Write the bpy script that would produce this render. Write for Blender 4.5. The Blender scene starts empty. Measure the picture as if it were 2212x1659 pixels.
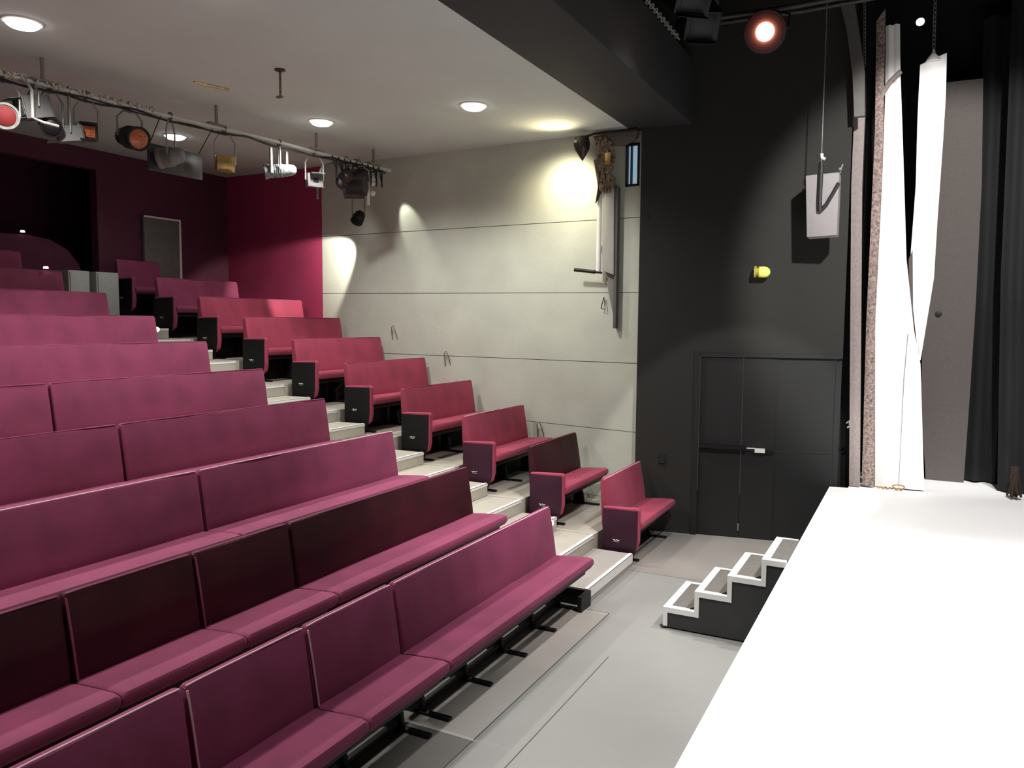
import bpy, bmesh, math, random
from mathutils import Vector, Matrix
random.seed(7)
SC = bpy.context.scene
COL = SC.collection
R = math.radians

# ------------------------------------------------------------------ camera
cam_data = bpy.data.cameras.new('camera')
cam = bpy.data.objects.new('camera', cam_data); COL.objects.link(cam)
rot = Matrix(((0.88835416, -0.04352642, 0.45709117),
              (0.45909533, 0.06763691, -0.88580851),
              (0.00763984, 0.9967601, 0.08006831)))
cam.matrix_world = Matrix.Translation((0, 0, 2.5)) @ rot.to_4x4()
cam_data.sensor_width = 36.0
cam_data.lens = 36.0 * 1696.0 / 2212.0
cam_data.clip_start = 0.05
SC.camera = cam

# ------------------------------------------------------------------ world, exposure
w = bpy.data.worlds.new('world'); SC.world = w; w.use_nodes = True
w.node_tree.nodes['Background'].inputs[0].default_value = (0.9, 0.95, 1.0, 1)
w.node_tree.nodes['Background'].inputs[1].default_value = 0.05
vs = SC.view_settings
vs.view_transform = 'Standard'; vs.look = 'None'; vs.gamma = 1.0; vs.use_curve_mapping = False
vs.exposure = 0.0


def lamp(name, loc, target, power, color=(1, 1, 1), size=0.1, cone=120, blend=0.5):
    l = bpy.data.lights.new(name, 'SPOT'); l.energy = power; l.color = color
    l.shadow_soft_size = size; l.spot_size = R(cone); l.spot_blend = blend
    o = bpy.data.objects.new(name, l); COL.objects.link(o); o.location = loc
    o.rotation_euler = (Vector(target) - Vector(loc)).to_track_quat('-Z', 'Y').to_euler()
    return o


def ceil_z(x):
    return 4.77 + 0.022 * (-3.0 - x)


def wall_y(x):
    return 9.1 + 0.12 * (-3.0 - x)


def dark_y(x):
    return 8.964 + 0.17 * (x + 3.0)


# ceiling downlights of the room (seen ones and the rest of the same grid)
DOWN = [(-6.451, 3.945), (-6.407, 7.427), (-4.336, 7.456), (-8.809, 7.341), (-4.50, 4.05)]
DOWN_MORE = [(-6.5, 0.6), (-4.5, 0.6)]
for (x, y) in DOWN + DOWN_MORE:
    p_ = 225 if x > -8 else 45
    lamp('downlight_lamp', (x, y, ceil_z(x) - 0.10), (x, y, 0), p_, (1.0, 0.95, 0.90), 0.09, 150, 0.6)
# wall washers
lamp('wall_washer_lamp', (-3.90, 8.72, 4.40), (-3.98, 9.25, 4.00), 62, (1.0, 0.86, 0.62), 0.05, 125, 0.9)
lamp('ceiling_glow_lamp', (-3.90, 8.72, 4.52), (-3.93, 8.52, 4.79), 20, (1.0, 0.82, 0.50), 0.04, 150, 1.0)
lamp('wall_washer_lamp', (-6.90, 9.30, 4.42), (-6.58, 9.56, 3.85), 30, (1.0, 0.96, 0.84), 0.015, 40, 0.7)
lamp('rig_spot_lamp', (-7.384, 9.269, 3.884), (-9.20, 9.90, 2.70), 230, (1.0, 0.93, 0.80), 0.02, 58, 0.35)
# unseen lamps added over the stage, behind and above the camera
for y_ in (1.2, 4.4, 7.6):
    lamp('stage_fill_lamp', (1.3, y_, 6.2), (1.15, y_, 0.7), 1150, (1.0, 0.98, 0.96), 0.2, 66, 0.35)  # unseen fill, added to brighten the stage floor
lamp('stage_profile_lamp', (1.1, 4.0, 5.9), (0.15, 9.7, 3.2), 2300, (1.0, 0.97, 0.94), 0.1, 40, 0.4)
lamp('stage_profile_lamp', (0.2, 4.2, 5.9), (-1.9, 9.1, 0.55), 750, (1.0, 0.97, 0.94), 0.04, 26, 0.2)
lamp('front_fill_lamp', (-1.5, 6.9, 5.9), (-2.4, 6.4, 0.0), 620, (1.0, 0.95, 0.93), 0.12, 64, 0.9)  # unseen fill, here and below, added to brighten front rows and floor
lamp('front_fill_lamp', (-0.2, 5.2, 5.9), (-3.3, 6.5, 0.9), 1150, (1.0, 0.88, 0.88), 0.10, 42, 1.0)
lamp('front_fill_lamp', (-1.5, 2.6, 5.9), (-2.2, 2.6, 0.0), 300, (1.0, 0.96, 0.97), 0.12, 80, 0.9)


# ------------------------------------------------------------------ materials
MATS = {}


def mat(name, col, rough=0.6, metal=0.0, var=0.10, scale=12.0, bump=0.0, bscale=200.0, emit=None, estr=0.0,
        sheen=0.0, spec=0.5, trans=0.0, stretch=None):
    if name in MATS:
        return MATS[name]
    m = bpy.data.materials.new(name); m.use_nodes = True
    nt = m.node_tree; n = nt.nodes; L = nt.links
    b = n['Principled BSDF']
    b.inputs['Roughness'].default_value = rough
    b.inputs['Metallic'].default_value = metal
    b.inputs['Specular IOR Level'].default_value = spec
    tc = n.new('ShaderNodeTexCoord')
    src = tc.outputs['Object']
    if stretch:
        mp = n.new('ShaderNodeMapping'); mp.inputs['Scale'].default_value = stretch
        L.new(src, mp.inputs['Vector']); src = mp.outputs['Vector']
    if var > 0:
        t = n.new('ShaderNodeTexNoise'); t.inputs['Scale'].default_value = scale
        t.inputs['Detail'].default_value = 4.0
        L.new(src, t.inputs['Vector'])
        r = n.new('ShaderNodeValToRGB')
        r.color_ramp.elements[0].position = 0.3; r.color_ramp.elements[1].position = 0.7
        r.color_ramp.elements[0].color = tuple(c * (1 - var) for c in col) + (1,)
        r.color_ramp.elements[1].color = tuple(min(1, c * (1 + var)) for c in col) + (1,)
        L.new(t.outputs['Fac'], r.inputs['Fac'])
        L.new(r.outputs['Color'], b.inputs['Base Color'])
    else:
        b.inputs['Base Color'].default_value = tuple(col) + (1,)
    if bump > 0:
        t2 = n.new('ShaderNodeTexNoise'); t2.inputs['Scale'].default_value = bscale
        t2.inputs['Detail'].default_value = 2.0
        L.new(src, t2.inputs['Vector'])
        bp = n.new('ShaderNodeBump'); bp.inputs['Strength'].default_value = bump
        bp.inputs['Distance'].default_value = 0.01
        L.new(t2.outputs['Fac'], bp.inputs['Height']); L.new(bp.outputs['Normal'], b.inputs['Normal'])
    if sheen:
        b.inputs['Sheen Weight'].default_value = sheen
        b.inputs['Sheen Roughness'].default_value = 0.4
        b.inputs['Sheen Tint'].default_value = (1.0, 0.75, 0.9, 1)
    if emit:
        b.inputs['Emission Color'].default_value = tuple(emit) + (1,)
        b.inputs['Emission Strength'].default_value = estr
    if trans:
        b.inputs['Transmission Weight'].default_value = trans
    MATS[name] = m
    return m


M_SEAT = mat('mauve_upholstery', (0.235, 0.037, 0.098), 0.85, var=0.18, scale=3.0, bump=0.25, bscale=350, sheen=0.12)
M_SEATR = mat('redder_upholstery', (0.34, 0.044, 0.092), 0.85, var=0.18, scale=3.0, bump=0.25, bscale=350, sheen=0.1)  # redder version of the mauve, for right block benches
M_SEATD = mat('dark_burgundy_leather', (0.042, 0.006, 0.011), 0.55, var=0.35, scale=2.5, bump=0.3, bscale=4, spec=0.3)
M_PANELM = mat('maroon_panel', (0.038, 0.008, 0.022), 0.5, var=0.2, scale=4, spec=0.3)
M_BLACK = mat('black_metal', (0.005, 0.005, 0.006), 0.5, var=0.2, scale=8, spec=0.35)
M_BLACKP = mat('black_panel', (0.004, 0.004, 0.005), 0.6, var=0.2, scale=6, spec=0.25)
M_WHITE = mat('white_paint', (0.86, 0.86, 0.83), 0.55, var=0.04, scale=10)
M_STAGE = mat('white_dance_floor', (0.90, 0.90, 0.90), 0.6, var=0.01, scale=2)
M_FLOOR = mat('light_grey_vinyl', (0.26, 0.262, 0.25), 0.5, var=0.05, scale=1.2, bump=0.05, bscale=150)
M_FLOOR2 = mat('warm_grey_vinyl', (0.36, 0.345, 0.315), 0.5, var=0.06, scale=2.0, bump=0.1, bscale=200)
M_FLOOR3 = mat('brown_grey_vinyl', (0.27, 0.25, 0.23), 0.5, var=0.06, scale=2.0, bump=0.1, bscale=200)
M_FLOOR4 = mat('dark_grey_vinyl', (0.20, 0.19, 0.175), 0.5, var=0.06, scale=2.0, bump=0.1, bscale=200)
M_JOINT = mat('floor_joint', (0.10, 0.095, 0.09), 0.6, var=0.1)
M_STEP = mat('cream_step_vinyl', (0.46, 0.45, 0.38), 0.5, var=0.08, scale=3)
M_CEIL = mat('grey_plaster', (0.51, 0.565, 0.53), 0.9, var=0.03, scale=1.5)
M_CONC = mat('pale_wall_panel', (0.50, 0.54, 0.465), 0.85, var=0.08, scale=1.8, bump=0.15, bscale=25)
M_CONCJ = mat('panel_joint', (0.09, 0.085, 0.07), 0.9, var=0.1)
M_DARKW = mat('charcoal_paint', (0.018, 0.0185, 0.0165), 0.85, var=0.15, scale=1.0)
M_DOOR = mat('black_door_paint', (0.007, 0.0075, 0.008), 0.7, var=0.1, scale=3)
M_BEAM = mat('charcoal_beam', (0.018, 0.0195, 0.021), 0.85, var=0.08, scale=2)
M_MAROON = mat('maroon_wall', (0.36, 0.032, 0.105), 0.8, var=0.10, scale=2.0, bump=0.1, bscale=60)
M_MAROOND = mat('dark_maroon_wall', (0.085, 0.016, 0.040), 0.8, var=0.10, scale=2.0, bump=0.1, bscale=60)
M_VOID = mat('black_wall', (0.006, 0.006, 0.006), 0.9, var=0.1)
M_STEEL = mat('brushed_steel', (0.30, 0.29, 0.27), 0.4, metal=0.3, var=0.15, scale=20)
M_DULL = mat('galvanised_metal', (0.20, 0.20, 0.19), 0.55, metal=0.4, var=0.25, scale=30)
M_BRASS = mat('brass', (0.50, 0.34, 0.14), 0.35, metal=0.8, var=0.2, scale=30)
M_RED = mat('red_gel', (0.13, 0.002, 0.004), 0.75, var=0.15, scale=30)
M_ORANGE = mat('amber_lens', (0.42, 0.12, 0.04), 0.3, var=0.5, scale=60)
M_YELLOW = mat('yellow_plastic', (0.85, 0.80, 0.16), 0.4, var=0.05, emit=(0.9, 0.85, 0.2), estr=0.25)
M_GREY = mat('grey_box', (0.13, 0.13, 0.13), 0.6, var=0.1, scale=8)
M_SPK = mat('light_grey_speaker_shell', (0.27, 0.25, 0.255), 0.7, var=0.05, scale=20, bump=0.1, bscale=300)
M_DRAPEG = mat('mauve_grey_drape', (0.26, 0.22, 0.21), 0.9, var=0.12, scale=30, bump=0.3, bscale=120)
M_DRAPEGD = mat('dark_mauve_grey_drape', (0.100, 0.086, 0.080), 0.9, var=0.10, scale=60, bump=0.3, bscale=150)
M_BROWN = mat('brown_rough_cloth', (0.25, 0.19, 0.17), 0.9, var=0.65, scale=45, bump=0.6, bscale=60)
M_WDRAPE = mat('white_drape', (0.92, 0.91, 0.89), 0.8, var=0.02, scale=4)
M_BDRAPE = mat('black_drape', (0.004, 0.004, 0.0045), 0.85, var=0.2, scale=4)
M_LAMP = mat('lamp_diffuser', (1, 1, 1), 0.5, var=0, emit=(1.0, 0.98, 0.95), estr=9.0)
M_SMALL = mat('small_light', (1, 1, 1), 0.5, var=0, emit=(1.0, 0.98, 0.92), estr=1.2)
M_REDLAMP = mat('warm_lit_lens', (1, 1, 1), 0.5, var=0, emit=(1.0, 0.80, 0.62), estr=8.0)
M_REDRIM = mat('red_glowing_barrel', (0.25, 0.03, 0.02), 0.5, var=0.1, emit=(0.75, 0.10, 0.04), estr=0.28)
M_TREAD = mat('grey_stair_carpet', (0.135, 0.125, 0.115), 0.9, var=0.15, scale=40, bump=0.4, bscale=200)
M_STAIRS = mat('charcoal_stair_side', (0.032, 0.033, 0.034), 0.6, var=0.15, scale=3)
M_GLASSB = mat('blue_window_glass', (0.35, 0.55, 0.70), 0.15, var=0.3, scale=8, emit=(0.42, 0.62, 0.80), estr=0.5)
M_LEATH = mat('dark_brown_box', (0.020, 0.012, 0.011), 0.4, var=0.2)
M_PBUND = mat('tangled_brown_cable', (0.16, 0.12, 0.08), 0.7, var=0.6, scale=30, bump=0.5, bscale=40)
M_CAB = mat('cable_black', (0.012, 0.012, 0.012), 0.6, var=0.2)
M_GLASSC = mat('clear_lens', (0.20, 0.23, 0.23), 0.25, var=0.5, scale=30, spec=0.8)
M_PALE = mat('pale_grey_laminate', (0.36, 0.38, 0.37), 0.6, var=0.06)
M_PINKEDGE = mat('pale_pink_piping', (0.62, 0.40, 0.44), 0.7, var=0.1, scale=20)
M_HILITE = mat('pink_edge_highlight', (0.72, 0.46, 0.58), 0.6, var=0.1, scale=20)  # light caught on the backrest tops, painted as pale pink
M_BADGE = mat('silver_badge', (0.55, 0.56, 0.55), 0.4, metal=0.3, var=0.3, scale=80)


# ------------------------------------------------------------------ mesh builder
class MB:
    def __init__(s):
        s.bm = bmesh.new()

    def box(s, x0, y0, z0, x1, y1, z1, bev=0.0, seg=2, mi=0):
        r = bmesh.ops.create_cube(s.bm, size=1.0)
        vs_ = r['verts']
        for v in vs_:
            v.co = Vector(((x0 + x1) / 2 + v.co.x * (x1 - x0), (y0 + y1) / 2 + v.co.y * (y1 - y0),
                           (z0 + z1) / 2 + v.co.z * (z1 - z0)))
        fs = set(f for v in vs_ for f in v.link_faces)
        for f in fs: f.material_index = mi
        if bev > 0:
            es = list(set(e for v in vs_ for e in v.link_edges))
            bmesh.ops.bevel(s.bm, geom=es, offset=bev, segments=seg, affect='EDGES', profile=0.5)
        return s

    def obox(s, c, size, rotm, bev=0.0, seg=2):
        """oriented box: centre, size, 3x3 matrix"""
        r = bmesh.ops.create_cube(s.bm, size=1.0)
        vs_ = r['verts']
        for v in vs_:
            v.co = Vector(c) + rotm @ Vector((v.co.x * size[0], v.co.y * size[1], v.co.z * size[2]))
        if bev > 0:
            es = list(set(e for v in vs_ for e in v.link_edges))
            bmesh.ops.bevel(s.bm, geom=es, offset=bev, segments=seg, affect='EDGES', profile=0.5)
        return s

    def prism(s, pts, axis, a, b, bev=0.0, seg=2):
        """closed outline of 2-D points extruded along an axis from a to b"""
        def P(p, t):
            if axis == 'y': return Vector((p[0], t, p[1]))
            if axis == 'x': return Vector((t, p[0], p[1]))
            return Vector((p[0], p[1], t))
        va = [s.bm.verts.new(P(p, a)) for p in pts]
        vb = [s.bm.verts.new(P(p, b)) for p in pts]
        fs = [s.bm.faces.new(va), s.bm.faces.new(vb[::-1])]
        n = len(pts)
        for i in range(n):
            fs.append(s.bm.faces.new([va[i], vb[i], vb[(i + 1) % n], va[(i + 1) % n]]))
        bmesh.ops.recalc_face_normals(s.bm, faces=fs)
        if bev > 0:
            es = list(set(e for f in fs for e in f.edges))
            bmesh.ops.bevel(s.bm, geom=es, offset=bev, segments=seg, affect='EDGES', profile=0.5)
        return s

    def tube(s, pts, r, n=10, r2=None, closed=False):
        """tube along a list of points"""
        pts = [Vector(p) for p in pts]
        k = len(pts)
        rings = []
        up = Vector((0, 0, 1))
        prev = None
        for i, p in enumerate(pts):
            if closed:
                d = (pts[(i + 1) % k] - pts[i - 1]).normalized()
            else:
                d = (pts[min(i + 1, k - 1)] - pts[max(i - 1, 0)]).normalized()
            u = prev if prev is not None else (up if abs(d.z) < 0.9 else Vector((1, 0, 0)))
            a = (u - d * u.dot(d))
            if a.length < 1e-5: a = Vector((1, 0, 0)) - d * d.x
            a.normalize(); prev = a
            b = d.cross(a)
            rr = r if r2 is None else r + (r2 - r) * i / (k - 1)
            rings.append([s.bm.verts.new(p + (a * math.cos(2 * math.pi * j / n) + b * math.sin(2 * math.pi * j / n)) * rr)
                          for j in range(n)])
        m = k if closed else k - 1
        for i in range(m):
            A, B = rings[i], rings[(i + 1) % k]
            for j in range(n):
                s.bm.faces.new([A[j], A[(j + 1) % n], B[(j + 1) % n], B[j]])
        if not closed:
            s.bm.faces.new(rings[0][::-1]); s.bm.faces.new(rings[-1])
        return s

    def lathe(s, prof, origin, direction, n=24):
        """profile [(t, r)] turned about a direction from an origin"""
        o = Vector(origin); d = Vector(direction).normalized()
        a = d.orthogonal().normalized(); b = d.cross(a)
        rings = []
        for t, r in prof:
            rings.append([s.bm.verts.new(o + d * t + (a * math.cos(2 * math.pi * j / n) + b * math.sin(2 * math.pi * j / n)) * max(r, 1e-4))
                          for j in range(n)])
        for A, B in zip(rings, rings[1:]):
            for j in range(n):
                s.bm.faces.new([A[j], A[(j + 1) % n], B[(j + 1) % n], B[j]])
        s.bm.faces.new(rings[0][::-1]); s.bm.faces.new(rings[-1])
        return s


def wloc(o):
    v = Vector((0, 0, 0))
    while o:
        v += o.location; o = o.parent
    return v


def obj(name, mb, material, parent=None, smooth=True, local=False, label=None):
    bm = mb.bm
    bmesh.ops.recalc_face_normals(bm, faces=bm.faces[:])
    if parent and not local:
        off = wloc(parent)
        for v in bm.verts: v.co -= off
    me = bpy.data.meshes.new(name)
    bm.to_mesh(me); bm.free()
    for m in (material if isinstance(material, (list, tuple)) else [material]):
        me.materials.append(m)
    if smooth:
        for p in me.polygons: p.use_smooth = True
        me.set_sharp_from_angle(angle=R(38))
    o = bpy.data.objects.new(name, me); COL.objects.link(o)
    if parent: o.parent = parent
    if label: o['label'] = label
    return o


def thing(name, label, cat, loc=(0, 0, 0), group=None, rotz=0):
    o = bpy.data.objects.new(name, None); COL.objects.link(o)
    o.empty_display_size = 0.1
    o.location = loc; o.rotation_euler = (0, 0, rotz)
    o['label'] = label; o['category'] = cat
    if group: o['group'] = group
    return o


def tag(o, label, cat, group=None):
    o['label'] = label; o['category'] = cat
    if group: o['group'] = group
    return o


def struct(name, mb, m, parent=None, smooth=False):
    o = obj(name, mb, m, parent, smooth)
    if not parent: o['kind'] = 'structure'
    return o


def copy_tree(o, parent=None):
    c = o.copy(); COL.objects.link(c); c.parent = parent
    for ch in [x for x in o.children]:
        copy_tree(ch, c)
    return c


# ------------------------------------------------------------------ floor
b = MB()
b.box(-3.2, -3.5, -0.2, 6.0, 11.6, -0.002)
struct('floor', b, M_FLOOR)
b = MB(); b.box(-3.2, 3.905, -0.002, -2.258, 6.22, 0.0015); struct('trim_1', b, M_FLOOR2)
b = MB(); b.box(-3.2, -1.0, -0.002, -2.262, 3.895, 0.0015); struct('trim_2', b, M_FLOOR4)
b = MB(); b.box(-3.2, 7.45, -0.002, 0.0, 9.6, 0.0015); struct('trim_3', b, M_FLOOR3)
b = MB(); b.box(-2.9, 3.893, -0.002, -2.25, 3.907, 0.003); struct('trim_4', b, M_PALE)
b = MB(); b.box(-2.262, -1.0, -0.002, -2.256, 6.23, 0.002); b.box(-3.1, 6.22, -0.002, -2.256, 6.228, 0.002)
b.box(-1.96, -1.0, -0.002, -1.954, 5.4, 0.0005)
struct('trim_5', b, M_JOINT)

# ------------------------------------------------------------------ ceiling over the seating, beam, ceiling over the stage
b = MB()
b.prism([(-3.0, ceil_z(-3.0)), (-12.6, ceil_z(-12.6)), (-12.6, ceil_z(-12.6) + 0.2), (-3.0, 5.1)], 'y', -3.5, 12.2)
struct('ceiling', b, M_CEIL)
b = MB(); b.prism([(-3.12, 4.75), (-2.385, 4.75), (-2.385, 5.45), (-3.12, 5.45)], 'y', -3.5, 9.3, bev=0.01)
tag(obj('ceiling_beam', b, M_BEAM), 'wide charcoal beam crossing the ceiling where the auditorium meets the stage', 'beam')
b = MB(); b.box(-3.2, -3.5, 6.5, 6.0, 11.6, 6.6); struct('ceiling_stage', b, M_VOID)
b = MB(); b.box(-3.12, -3.5, 5.45, -3.05, 9.3, 6.6); struct('wall_upper', b, M_VOID)

# ------------------------------------------------------------------ side wall of pale panels (skewed), back walls
XA, XB = -2.96, -8.42
rowz_top = 2.502


def slab(b, za, zb, zc, zd, xa=XA, xb=XB, th=0.12, off=0.0):
    """wall slab between heights at xa (za..zb) and at xb (zc..zd)"""
    p = []
    for (x, lo, hi) in ((xa, za, zb), (xb, zc, zd)):
        for dy in (off, th):
            for z in (lo, hi):
                p.append(b.bm.verts.new((x, wall_y(x) + dy, z)))
    f = b.bm.faces
    a0, a1, a2, a3, c0, c1, c2, c3 = p
    for q in ((a0, a1, c1, c0), (a2, c2, c3, a3), (a0, c0, c2, a2), (a1, a3, c3, c1), (a0, a2, a3, a1), (c0, c1, c3, c2)):
        f.new(q)


SE = [(-0.05, -0.05), (0.31, 0.33), (1.16, 1.22), (2.0, 2.0), (2.85, 2.91), (3.74, 3.80), (4.78, 4.91)]
b = MB()
for (l0, r0), (l1, r1) in zip(SE, SE[1:]):
    if l1 > 4.7:
        # top board leaves a small window opening next to the corner
        xw0, xw1 = -3.025, -3.185
        def zr(x): return 4.78 + (4.91 - 4.78) * (x - XA) / (XB - XA)
        def zs(x): return l0 + (r0 - l0) * (x - XA) / (XB - XA)
        slab(b, l0 + .004, l1, zs(xw0) + .004, zr(xw0), XA, xw0)
        slab(b, zs(xw0) + .004, 4.12, zs(xw1) + .004, 4.12, xw0, xw1)
        slab(b, 4.60, zr(xw0), 4.60, zr(xw1), xw0, xw1)
        slab(b, zs(xw1) + .004, zr(xw1), r0 + .004, r1, xw1, XB)
    else:
        slab(b, l0 + .004, l1 - .004, r0 + .004, r1 - .004)
struct('wall_right', b, M_CONC)
b = MB(); slab(b, -0.05, 4.1, -0.05, 4.1, off=0.012, th=0.11); slab(b, 4.1, 4.9, 4.1, 4.9, -3.19, XB, off=0.012, th=0.11)
struct('wall_right_backing', b, M_CONCJ)
# window in that wall
b = MB()
y0 = wall_y(-3.1)
for (xa, xb, za, zb) in ((-3.19, -3.165, 4.11, 4.61), (-3.045, -3.02, 4.11, 4.61), (-3.19, -3.02, 4.11, 4.135),
                         (-3.19, -3.02, 4.585, 4.61), (-3.13, -3.115, 4.12, 4.6)):
    b.box(xa, y0 - 0.02, za, xb, y0 + 0.05, zb)
wn = struct('window_1', b, M_BLACK)
b = MB(); b.box(-3.185, y0 + 0.03, 4.12, -3.025, y0 + 0.04, 4.6); struct('window_pane', b, M_GLASSB, wn)

# back wall, with the recess on its left
b = MB()
b.box(-10.93, 7.58, 0.0, -10.78, 10.1, 5.0)
b.box(-10.93, -3.5, 4.66, -10.78, 7.58, 5.0)
b.box(-10.93, -3.5, 0.0, -10.78, 5.2, 4.66)
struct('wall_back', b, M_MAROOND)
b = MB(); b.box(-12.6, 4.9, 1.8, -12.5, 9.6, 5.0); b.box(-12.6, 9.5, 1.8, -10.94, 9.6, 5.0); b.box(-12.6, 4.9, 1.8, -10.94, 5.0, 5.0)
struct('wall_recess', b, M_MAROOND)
b = MB(); b.box(-12.5, 5.0, 2.3, -10.935, 9.5, rowz_top); struct('floor_recess', b, M_STEP)
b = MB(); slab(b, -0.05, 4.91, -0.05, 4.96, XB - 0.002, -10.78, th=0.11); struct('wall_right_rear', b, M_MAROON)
b = MB(); b.box(-12.6, -3.6, -0.2, 6.0, -3.5, 6.6); struct('wall_left', b, M_VOID)
b = MB(); b.box(5.9, -3.5, -0.2, 6.0, 11.6, 6.6); struct('wall_stage_side', b, M_VOID)
b = MB(); b.box(-0.66, 10.9, 0.0, 6.0, 11.0, 6.6); struct('wall_stage_back', b, M_VOID)
b = MB(); b.box(-0.80, 9.80, 0.0, -0.63, 10.9, 6.6); struct('wall_wing', b, M_VOID)

# dark wall with the door
DX0, DX1 = -2.958, -0.728


def dslab(b, x0, x1, z0, z1, o0, o1):
    """box lying along the dark wall: offsets o0..o1 measured towards the room (negative y)"""
    n = Vector((-0.17, 1, 0)).normalized()
    p = []
    for x in (x0, x1):
        for o in (o0, o1):
            for z in (z0, z1):
                p.append(b.bm.verts.new(Vector((x, dark_y(x), z)) - n * o))
    a0, a1, a2, a3, c0, c1, c2, c3 = p
    for q in ((a0, a1, c1, c0), (a2, c2, c3, a3), (a0, c0, c2, a2), (a1, a3, c3, c1), (a0, a2, a3, a1), (c0, c1, c3, c2)):
        b.bm.faces.new(q)


b = MB()
dslab(b, DX0, -2.27, 0, 6.6, -0.2, 0)
dslab(b, -2.27, DX1, 2.13, 6.6, -0.2, 0)
struct('wall_front_side', b, M_DARKW)
b = MB(); dslab(b, -2.30, -2.235, 0.0, 2.16, 0, 0.02); dslab(b, -2.235, -0.728, 2.115, 2.15, 0, 0.015)
struct('trim_6', b, M_DOOR)
b = MB()
dslab(b, -2.23, -1.765, 0.01, 1.03, -0.06, -0.02); dslab(b, -2.23, -1.765, 1.04, 2.105, -0.06, -0.02)
d1 = struct('door_1', b, M_DOOR)
b = MB()
dslab(b, -2.22, -1.70, 1.045, 1.085, 0.0, 0.05); dslab(b, -2.20, -2.16, 1.05, 1.08, -0.03, 0.0); dslab(b, -1.80, -1.77, 1.05, 1.08, -0.03, 0.0)
struct('push_bar', b, M_BLACK, d1)
b = MB(); dslab(b, -1.772, -1.760, 0.09, 0.17, -0.02, -0.005); struct('floor_bolt', b, M_STEEL, d1)
b = MB()
dslab(b, -1.757, -1.40, 0.01, 1.03, -0.06, -0.022); dslab(b, -1.757, -1.40, 1.04, 2.105, -0.06, -0.022)
dslab(b, -1.40, -0.80, 0.01, 1.03, -0.06, -0.03); dslab(b, -1.40, -0.80, 1.04, 2.105, -0.06, -0.03)
dslab(b, -0.79, -0.73, 0.01, 2.105, -0.06, -0.035)
d2 = struct('door_2', b, M_DOOR)
b = MB(); dslab(b, -1.65, -1.40, 1.035, 1.05, 0.0, 0.03); struct('push_bar', b, M_BLACK, d2)
b = MB(); dslab(b, -1.61, -1.50, 1.02, 1.065, -0.02, 0.035); dslab(b, -1.72, -1.60, 1.062, 1.07, 0.0, 0.035)
struct('latch', b, M_WHITE, d2)
b = MB(); b.lathe([(0, .035), (.008, .033), (.01, .01)], Vector((-2.876, dark_y(-2.876), 3.727)), (0.17, -1, 0), 18)
tag(obj('wall_plate', b, M_DOOR), 'small round dull cover plate high on the charcoal wall beside the pale wall', 'cover plate')
b = MB(); dslab(b, -2.68, -2.61, 0.83, 0.94, 0, 0.018)
tag(obj('socket_plate', b, M_DOOR), 'dark socket plate low on the charcoal wall left of the door', 'socket')

# ------------------------------------------------------------------ seating rake and aisle stairs
ORD = ['', 'front', 'second', 'third', 'fourth', 'fifth', 'sixth', 'seventh', 'eighth', 'ninth', 'top']
RISE, GO = 0.278, 0.85
AY0, AY1 = 6.34, 7.56


def rowx(n): return -2.85 - GO * (n - 1)
def rowz(n): return RISE * (n - 1)


for n in range(2, 11):
    xf = -2.925 - GO * (n - 2)
    xb_ = xf - GO + 0.002 if n < 10 else -10.775
    z = rowz(n)
    for side in ('left', 'right'):
        b = MB()
        if side == 'left':
            b.box(xb_, -3.0, 0.0, xf, AY0, z)
        else:
            b.prism([(xf, AY1), (xb_, AY1), (xb_, wall_y(xb_) - 0.006), (xf, wall_y(xf) - 0.006 if n > 2 else 8.962)], 'z', 0.0, z)
        tag(obj('seating_platform', b, M_STEP, smooth=False), 'grey floor platform under the %s row of the %s seating block' % (ORD[n], side),
            'platform', 'platforms under the bench rows')

stair = thing('aisle_staircase', 'pale aisle staircase with white nosings running up between the seating blocks', 'stairs', (-2.6, 6.95, 0))
for i in range(18):
    x0 = -2.50 - 0.425 * i
    z = 0.139 * (i + 1)
    b = MB(); b.box(x0 - (0.425 if i < 17 else 1.04), AY0 + 0.003, max(0.0, z - 0.139), x0, AY1 - 0.003, z - 0.004)
    s_ = obj('step', b, M_STEP if i else M_FLOOR2, stair, smooth=False)
    b = MB()
    b.box(x0 - 0.035, AY0 + 0.003, z - 0.004, x0 + 0.004, AY1 - 0.003, z)
    b.box(x0, AY0 + 0.003, z - (0.09 if i == 0 else 0.03), x0 + 0.004, AY1 - 0.003, z)
    obj('nosing_strip', b, M_WHITE, s_, smooth=False)
b = MB(); b.box(-2.51, 6.12, 0.0, -2.47, AY0 + 0.0, 0.135)
b.box(-2.92, 6.30, 0.0, -2.51, AY0, 0.136)
tag(obj('step_end_box', b, M_BLACK), 'black end block of the lowest aisle step beside the front bench', 'step end')

# ------------------------------------------------------------------ benches


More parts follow.
